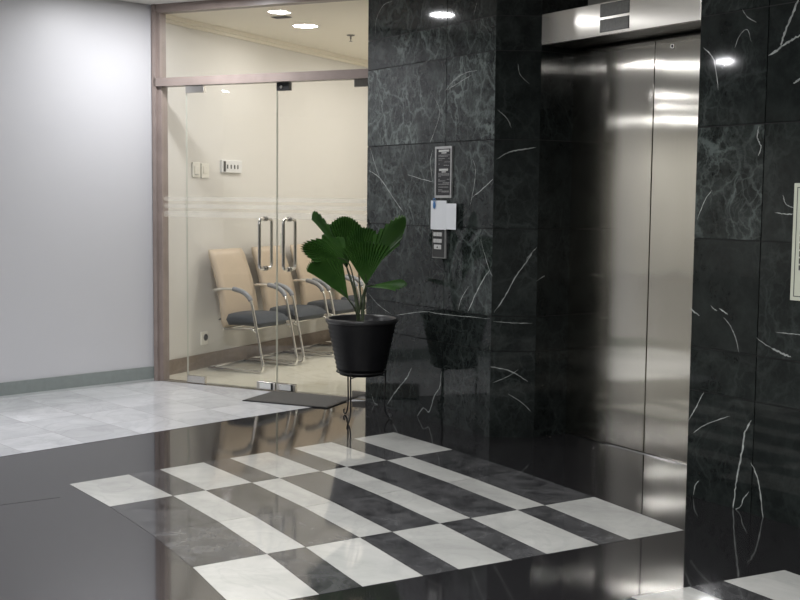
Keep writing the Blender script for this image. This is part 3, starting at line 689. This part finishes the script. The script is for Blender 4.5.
# ------------------------------------------------------------------ cantilever chairs along the room wall
def make_chair():
    t = thing('cantilever_chair', '', 'chair')
    W_ = 0.275
    for s in (-1, 1):
        y = s*W_
        p = fillet([(0.02, y, 0.013), (0.585, y, 0.013), (0.47, y, 0.55)], 0.07, 8)
        q = smooth_path([(0.47, y, 0.55), (0.445, y, 0.620), (0.385, y, 0.672), (0.28, y, 0.700), (0.17, y, 0.705), (0.075, y, 0.690)], 5)
        bm = bmesh.new(); add_tube(bm, p[:-1] + q, 0.0125, 12); fm = obj('side_frame', bm, M['chrome'], t)
        bm = bmesh.new()
        pad = smooth_path([(0.452, y, 0.612), (0.43, y, 0.645), (0.385, y, 0.679), (0.33, y, 0.697), (0.27, y, 0.709)], 6)
        add_tube(bm, pad, [0.014] + [0.021]*(len(pad)-2) + [0.015], 12); obj('arm_pad', bm, M['armpad'], fm)
    bm = bmesh.new(); add_tube(bm, [(0.02, -W_, 0.013), (0.02, W_, 0.013)], 0.0125, 12); obj('rear_bar', bm, M['chrome'], t)
    bm = bmesh.new()
    for x, z in ((0.455, 0.375), (0.16, 0.36)):
        add_tube(bm, [(x, -W_+0.0, z), (x, W_, z)], 0.010, 10)
    for s in (-1, 1):
        add_tube(bm, [(0.515, s*W_, 0.345), (0.455, s*W_, 0.375), (0.16, s*(W_-0.02), 0.36)], 0.010, 10)
    obj('seat_frame', bm, M['chrome'], t)
    # seat cushion
    bm = bmesh.new(); nx, ny = 12, 10
    def seat(u, v, top):
        x = 0.10 + 0.42*u; y = (v-0.5)*0.50
        ed = min(u, 1-u, v, 1-v)*2
        rr = min(1.0, ed/0.22); rr = math.sqrt(max(0, 1-(1-rr)**2))
        z = 0.43 + (0.052*rr*(1-0.25*(2*v-1)**2) if top else -0.050*rr) + 0.012*math.sin(u*PI) - 0.018*max(0, u-0.75)*4*(1 if top else 0.6)
        return Vector((x, y, z))
    for top in (1, 0):
        g = [[bm.verts.new(seat(i/nx, j/ny, top)) for j in range(ny+1)] for i in range(nx+1)]
        for i in range(nx):
            for j in range(ny):
                f = bm.faces.new((g[i][j], g[i+1][j], g[i+1][j+1], g[i][j+1]) if top else (g[i][j+1], g[i+1][j+1], g[i+1][j], g[i][j])); f.smooth = True
    bmesh.ops.remove_doubles(bm, verts=bm.verts, dist=0.0005)
    obj('seat', bm, M['seat'], t)
    # tall upholstered back, tapering and leaning
    bm = bmesh.new(); n = 14; rings = []
    for k in range(n+1):
        u = k/n; z = 0.375 + 0.655*u
        xc = 0.158 - 0.168*u + 0.028*math.sin(u*PI)
        hw_ = 0.268 - 0.018*u
        if k == n: hw_ -= 0.012
        tk = 0.030*(1-0.25*u)
        if k in (0, n): tk *= 0.55
        ring = []
        for a_, b_ in ((-1, -0.72), (-0.72, -1), (0, -1.0), (0.72, -1), (1, -0.72), (1, 0.72), (0.72, 1), (0, 1.0), (-0.72, 1), (-1, 0.72)):
            bow = -0.030*(1-b_*b_)   # scooped across the width
            ring.append(bm.verts.new((xc + a_*tk*(1 if a_ > 0 else 1) + bow + 0.012, b_*hw_, z)))
        rings.append(ring)
    for A, B in zip(rings, rings[1:]):
        for k in range(10):
            f = bm.faces.new((A[k], A[(k+1) % 10], B[(k+1) % 10], B[k])); f.smooth = True
    bm.faces.new(rings[0][::-1]); bm.faces.new(rings[-1])
    bmesh.ops.recalc_face_normals(bm, faces=bm.faces)
    o = obj('backrest', bm, M['leather'], t)
    return t
ch = make_chair()
chair_labels = ['beige high-backed chrome cantilever chair nearest the left door frame',
                'beige chrome cantilever chair seen behind the two door handles',
                'beige chrome cantilever chair partly hidden by the palm leaves',
                'beige chrome cantilever chair hidden behind the black plant pot']
for i in range(4):
    p = room(-0.025, 0.96 + 0.668*i, 0.001)
    c = ch if i == 0 else dup(ch, p)
    c.location = p; c.rotation_euler = (0, 0, GA)
    c['label'] = chair_labels[i]; c['group'] = 'waiting chairs along the room wall'

# ------------------------------------------------------------------ fittings on the room wall
def wall_item(name, label, cat, y, z):
    return thing(name, label, cat, room(-0.10, y, z), GA - PI/2)      # local -y... see boxes: +y of the item points out of the wall
def sw(name, label, y, z, w, h_):
    t = thing(name, label, 'switch' if 'switch' in name else 'socket', room(-0.10, y, z), GA)
    bm = bmesh.new(); add_box(bm, 0.0, 0.012, -w/2, w/2, -h_/2, h_/2, 0, 0.003); obj('cover_plate', bm, M['plastic'], t)
    return t
t = sw('light_switch', 'left cream light switch plate on the waiting room wall', 0.635, 1.715, 0.11, 0.125)
bm = bmesh.new(); add_box(bm, 0.012, 0.017, -0.030, 0.030, -0.035, 0.030, 0, 0.002); add_box(bm, 0.012, 0.015, -0.028, 0.028, -0.046, -0.040, 1); obj('rocker', bm, [M['plastic'], M['plastic_grey']], t)
t = sw('light_switch', 'right cream light switch plate beside its twin on the room wall', 0.762, 1.708, 0.11, 0.125)
bm = bmesh.new(); add_box(bm, 0.012, 0.016, -0.032, 0.032, -0.025, 0.038, 0, 0.002); obj('rocker', bm, M['plastic'], t)
t = sw('power_socket', 'white power socket low on the waiting room wall above the skirting', 0.74, 0.262, 0.10, 0.115)
bm = bmesh.new(); add_lathe(bm, [(0.0, 0.0), (0.026, 0.0), (0.030, 0.004), (0.030, 0.005), (0, 0.005)], 20)
bmesh.ops.rotate(bm, verts=bm.verts, matrix=Matrix.Rotation(PI/2, 3, 'Y')); bmesh.ops.translate(bm, verts=bm.verts, vec=(0.012, 0.012, 0.005)); obj('socket_well', bm, M['panel_grey'], t)
t = thing('control_panel', 'wide white control panel with four small keys right of the switches', 'control panel', room(-0.10, 1.155, 1.755), GA)
bm = bmesh.new(); add_box(bm, 0, 0.022, -0.155, 0.155, -0.055, 0.055, 0, 0.004); obj('panel_body', bm, M['lamp_ring'], t)
bm = bmesh.new(); add_box(bm, 0.022, 0.026, -0.135, -0.105, -0.045, 0.045, 0); obj('panel_grille', bm, M['panel_grey'], t)
for yy in (-0.075, -0.02, 0.035, 0.085):
    bm = bmesh.new(); add_box(bm, 0.022, 0.026, yy-0.008, yy+0.008, -0.020, 0.016, 0, 0.002); obj('key', bm, M['panel_grey'], t)

# ------------------------------------------------------------------ ceiling fittings
def downlight(label, x, y, z, lamp, r=0.085, group=None):
    t = thing('recessed_downlight', label, 'ceiling light', (x, y, z), 0, group)
    bm = bmesh.new(); add_lathe(bm, [(r, -0.001), (r+0.004, -0.004), (r+0.014, -0.003), (r+0.016, 0.0)], 32); obj('trim_ring', bm, M['lamp_ring'], t, smooth=True)
    bm = bmesh.new(); add_lathe(bm, [(r, -0.0015), (0, -0.0015)], 32); obj('diffuser', bm, lamp, t)
    return t
p = room(0.66, 1.175, RH); downlight('round warm downlight seen through the glass transom', p.x, p.y, RH, M['room_lamp'], 0.10)
for xx, yy in ROOM_FILL_LIGHTS:
    p = room(xx, yy, RH); downlight('unseen round warm downlight added to brighten the waiting room', p.x, p.y, RH, M['room_lamp'], 0.10, 'added waiting room downlights')
for i, (x, y) in enumerate(LOBBY_LIGHTS):
    lab = 'round white downlight in the lobby ceiling mirrored in the marble pillar' if i == 0 else 'round white downlight in the lobby ceiling outside the picture, known by its reflection or added as fill'
    downlight(lab, x, y, H, M['lamp'], 0.085, None if i == 0 else 'lobby downlights')
p = room(0.74, 0.66, RH)
vt = thing('ceiling_vent', 'small dark slot vent in the room ceiling beside the downlight', 'vent', p, GA)
bm = bmesh.new(); add_box(bm, -0.075, 0.075, -0.04, 0.04, -0.006, 0.0, 0, 0.002); obj('vent_plate', bm, M['panel_grey'], vt)
bm = bmesh.new()
for k in range(4): add_box(bm, -0.065, 0.065, -0.032 + k*0.018, -0.022 + k*0.018, -0.009, -0.006)
obj('slot', bm, M['black_metal'], vt)
p = room(0.75, 1.82, RH)
sp = thing('fire_sprinkler', 'small metal fire sprinkler hanging from the room ceiling', 'sprinkler', p)
bm = bmesh.new(); add_lathe(bm, [(0.0, -0.010), (0.034, -0.008), (0.038, 0.0)], 24); obj('escutcheon', bm, M['steel_dark'], sp)
bm = bmesh.new(); add_lathe(bm, [(0.008, -0.008), (0.008, -0.035), (0.004, -0.040), (0.004, -0.055), (0.016, -0.056), (0.016, -0.058), (0, -0.058)], 16); obj('sprinkler_head', bm, M['steel_dark'], sp)

# ------------------------------------------------------------------ potted fan palm on an iron stand
PC = Vector((-6.753, 4.056, 0))
RH_ = Vector((0.542, 0.8404, 0)); TO = Vector((0.8404, -0.542, 0))      # sideways and towards the viewer's side of the plant
st = thing('plant_stand', 'thin black iron three-legged stand under the plant pot', 'plant stand', (PC.x, PC.y, 0.0))
base_ang = math.atan2(RH_.y, RH_.x)
for k, off in enumerate((6, 126, 246)):
    a_ = base_ang + math.radians(off); d = Vector((math.cos(a_), math.sin(a_), 0))
    bm = bmesh.new()
    p = smooth_path([d*0.1645 + Vector((0,0,0.336)), d*0.161 + Vector((0,0,0.22)), d*0.158 + Vector((0,0,0.10)), d*0.166 + Vector((0,0,0.045)), d*0.188 + Vector((0,0,0.010)), d*0.206 + Vector((0,0,0.012)), d*0.211 + Vector((0,0,0.030)), d*0.199 + Vector((0,0,0.038))], 6)
    add_tube(bm, p, 0.0055, 8); obj('leg', bm, M['iron'], st)
bm = bmesh.new(); add_tube(bm, [(0.1655*math.cos(t), 0.1655*math.sin(t), 0.328) for t in [k*2*PI/40 for k in range(40)]], 0.0055, 8, closed=True)
obj('support_ring', bm, M['iron'], st)
bm = bmesh.new()
for k in range(3):
    a_ = base_ang + math.radians((6, 126, 246)[k]); add_tube(bm, [(0,0,0.298), (0.158*math.cos(a_), 0.158*math.sin(a_), 0.298)], 0.0045, 8)
obj('support_spoke', bm, M['iron'], st)

Z0 = 0.3035
pt = thing('potted_fan_palm', 'green fan palm in a ribbed black pot beside the marble pillar', 'potted plant', (PC.x, PC.y, Z0))
prof = [(0.0, 0.0), (0.132, 0.0), (0.146, 0.004), (0.152, 0.018), (0.156, 0.040), (0.168, 0.045)]
n = 20
for k in range(n+1):
    u = k/n; prof.append((0.168 + (0.231-0.168)*u + 0.0034*math.cos(k*PI), 0.052 + (0.352-0.052)*u))
prof += [(0.236, 0.358)]
bm = bmesh.new(); add_lathe(bm, prof, 56); obj('pot', bm, M['pot'], pt)
bm = bmesh.new(); add_lathe(bm, [(0.232, 0.355), (0.242, 0.360), (0.245, 0.372), (0.242, 0.384), (0.236, 0.387), (0.226, 0.385), (0.221, 0.376), (0.212, 0.335)], 56); obj('pot_rim', bm, M['pot_rim'], pt)
bm = bmesh.new(); add_lathe(bm, [(0.222, 0.338), (0.13, 0.343), (0.0, 0.346)], 40); obj('soil', bm, M['soil'], pt)
def PV(x, y, d=0.0):
    """point from sideways offset x, height y above the pot base and depth d towards the viewer (metres)"""
    return RH_*x + TO*d + Vector((0, 0, y))
def fan(hub, A, Mid, B, folds=13, pleat=0.012, ser=0.05, bow=0.0):
    """a pleated fan leaf spread between hub and the curved outer edge A - Mid - B"""
    hub, A, Mid, B = Vector(hub), Vector(A), Vector(Mid), Vector(B)
    C = Mid*2 - A*0.5 - B*0.5
    nrm = (A - hub).cross(B - hub).normalized()
    bm = bmesh.new(); rings = []; nn = folds*2; nr = 8
    for j in range(nr+1):
        t = 0.02 + 0.98*j/nr; ring = []
        for i in range(nn+1):
            s = i/nn
            e = A*(1-s)**2 + C*2*s*(1-s) + B*s*s
            v = e - hub; R = v.length
            k = t
            if j == nr: k += ser*(0.5 if i % 2 else -0.5)
            p = hub + v*k + nrm*(pleat*t*(1 if i % 2 else -1)*0.5*R/0.3*(0.5+1.0*t)) + nrm*bow*math.sin(t*PI)*R
            p.z -= 0.05*R*max(0, t-0.6)**2*4
            ring.append(bm.verts.new(p))
        rings.append(ring)
    for P_, Q_ in zip(rings, rings[1:]):
        for i in range(nn):
            bm.faces.new((P_[i], P_[i+1], Q_[i+1], Q_[i]))
    o = obj('fan_leaf', bm, M['leaf'], pt)
    md = o.modifiers.new('thickness', 'SOLIDIFY'); md.thickness = 0.0012
K = 1/150.2
def q(px, py, d=0.0):          # picture of the plant on a sheet through its stem: 150 units to the metre
    return PV((px-361)*K, 1.5 - (py-197)*K - Z0, d)
LEAVES = [
 (q(345,270,-0.10), q(318,238,-0.16), q(338,216,-0.20), q(359,226,-0.20), 16),
 (q(342,260,-0.03), q(310,217,-0.02), q(315,212,0.03), q(330,228,0.08), 7),
 (q(348,263,0.08), q(316,260,0.22), q(304,242,0.16), q(343,236,0.12), 14),
 (q(348,299,0.10), q(307,268,0.16), q(318,257,0.20), q(343,259,0.22), 14),
 (q(365,285,0.06), q(342,247,0.16), q(364,240,0.18), q(390,245,0.12), 15),
 (q(369,272,-0.02), q(369,238,0.04), q(402,214,-0.02), q(398,244,-0.10), 14),
 (q(357,272,-0.09), q(344,238,-0.14), q(358,227,-0.15), q(375,231,-0.14), 12),
 (q(366,287,0.0), q(402,280,-0.10), q(405,284,0.0), q(392,289,0.10), 9),
]
foot = PV(-0.012, 0.34)
for hub, A, Mid, B, folds in LEAVES:
    fan(hub, A, Mid, B, folds)
    bm = bmesh.new()
    a0 = foot + RH_*random.uniform(-0.022, 0.022) + TO*random.uniform(-0.02, 0.02)
    mid = a0*0.45 + hub*0.55; mid.z += 0.01; mid.x += (foot.x - mid.x)*0.25; mid.y += (foot.y - mid.y)*0.25
    pp = smooth_path([a0, mid, hub, hub + (Mid-hub)*0.25], 6)
    add_tube(bm, pp, [0.0075 - 0.005*i/(len(pp)-1) for i in range(len(pp))], 8)
    obj('leaf_stalk', bm, M['stem'], pt)

# ------------------------------------------------------------------ world and view
wd = bpy.data.worlds.new('world'); S.world = wd; wd.use_nodes = True
wd.node_tree.nodes['Background'].inputs[0].default_value = (0.5, 0.5, 0.5, 1); wd.node_tree.nodes['Background'].inputs[1].default_value = 0.02
S.view_settings.view_transform = 'Standard'; S.view_settings.look = 'None'; S.view_settings.gamma = 1.0; S.view_settings.use_curve_mapping = False
S.view_settings.exposure = EXPOSURE
S.cycles.use_denoising = True
S.cycles.max_bounces = 10; S.cycles.transparent_max_bounces = 16
S.cycles.caustics_reflective = False; S.cycles.caustics_refractive = False
S.cycles.sample_clamp_indirect = 6.0
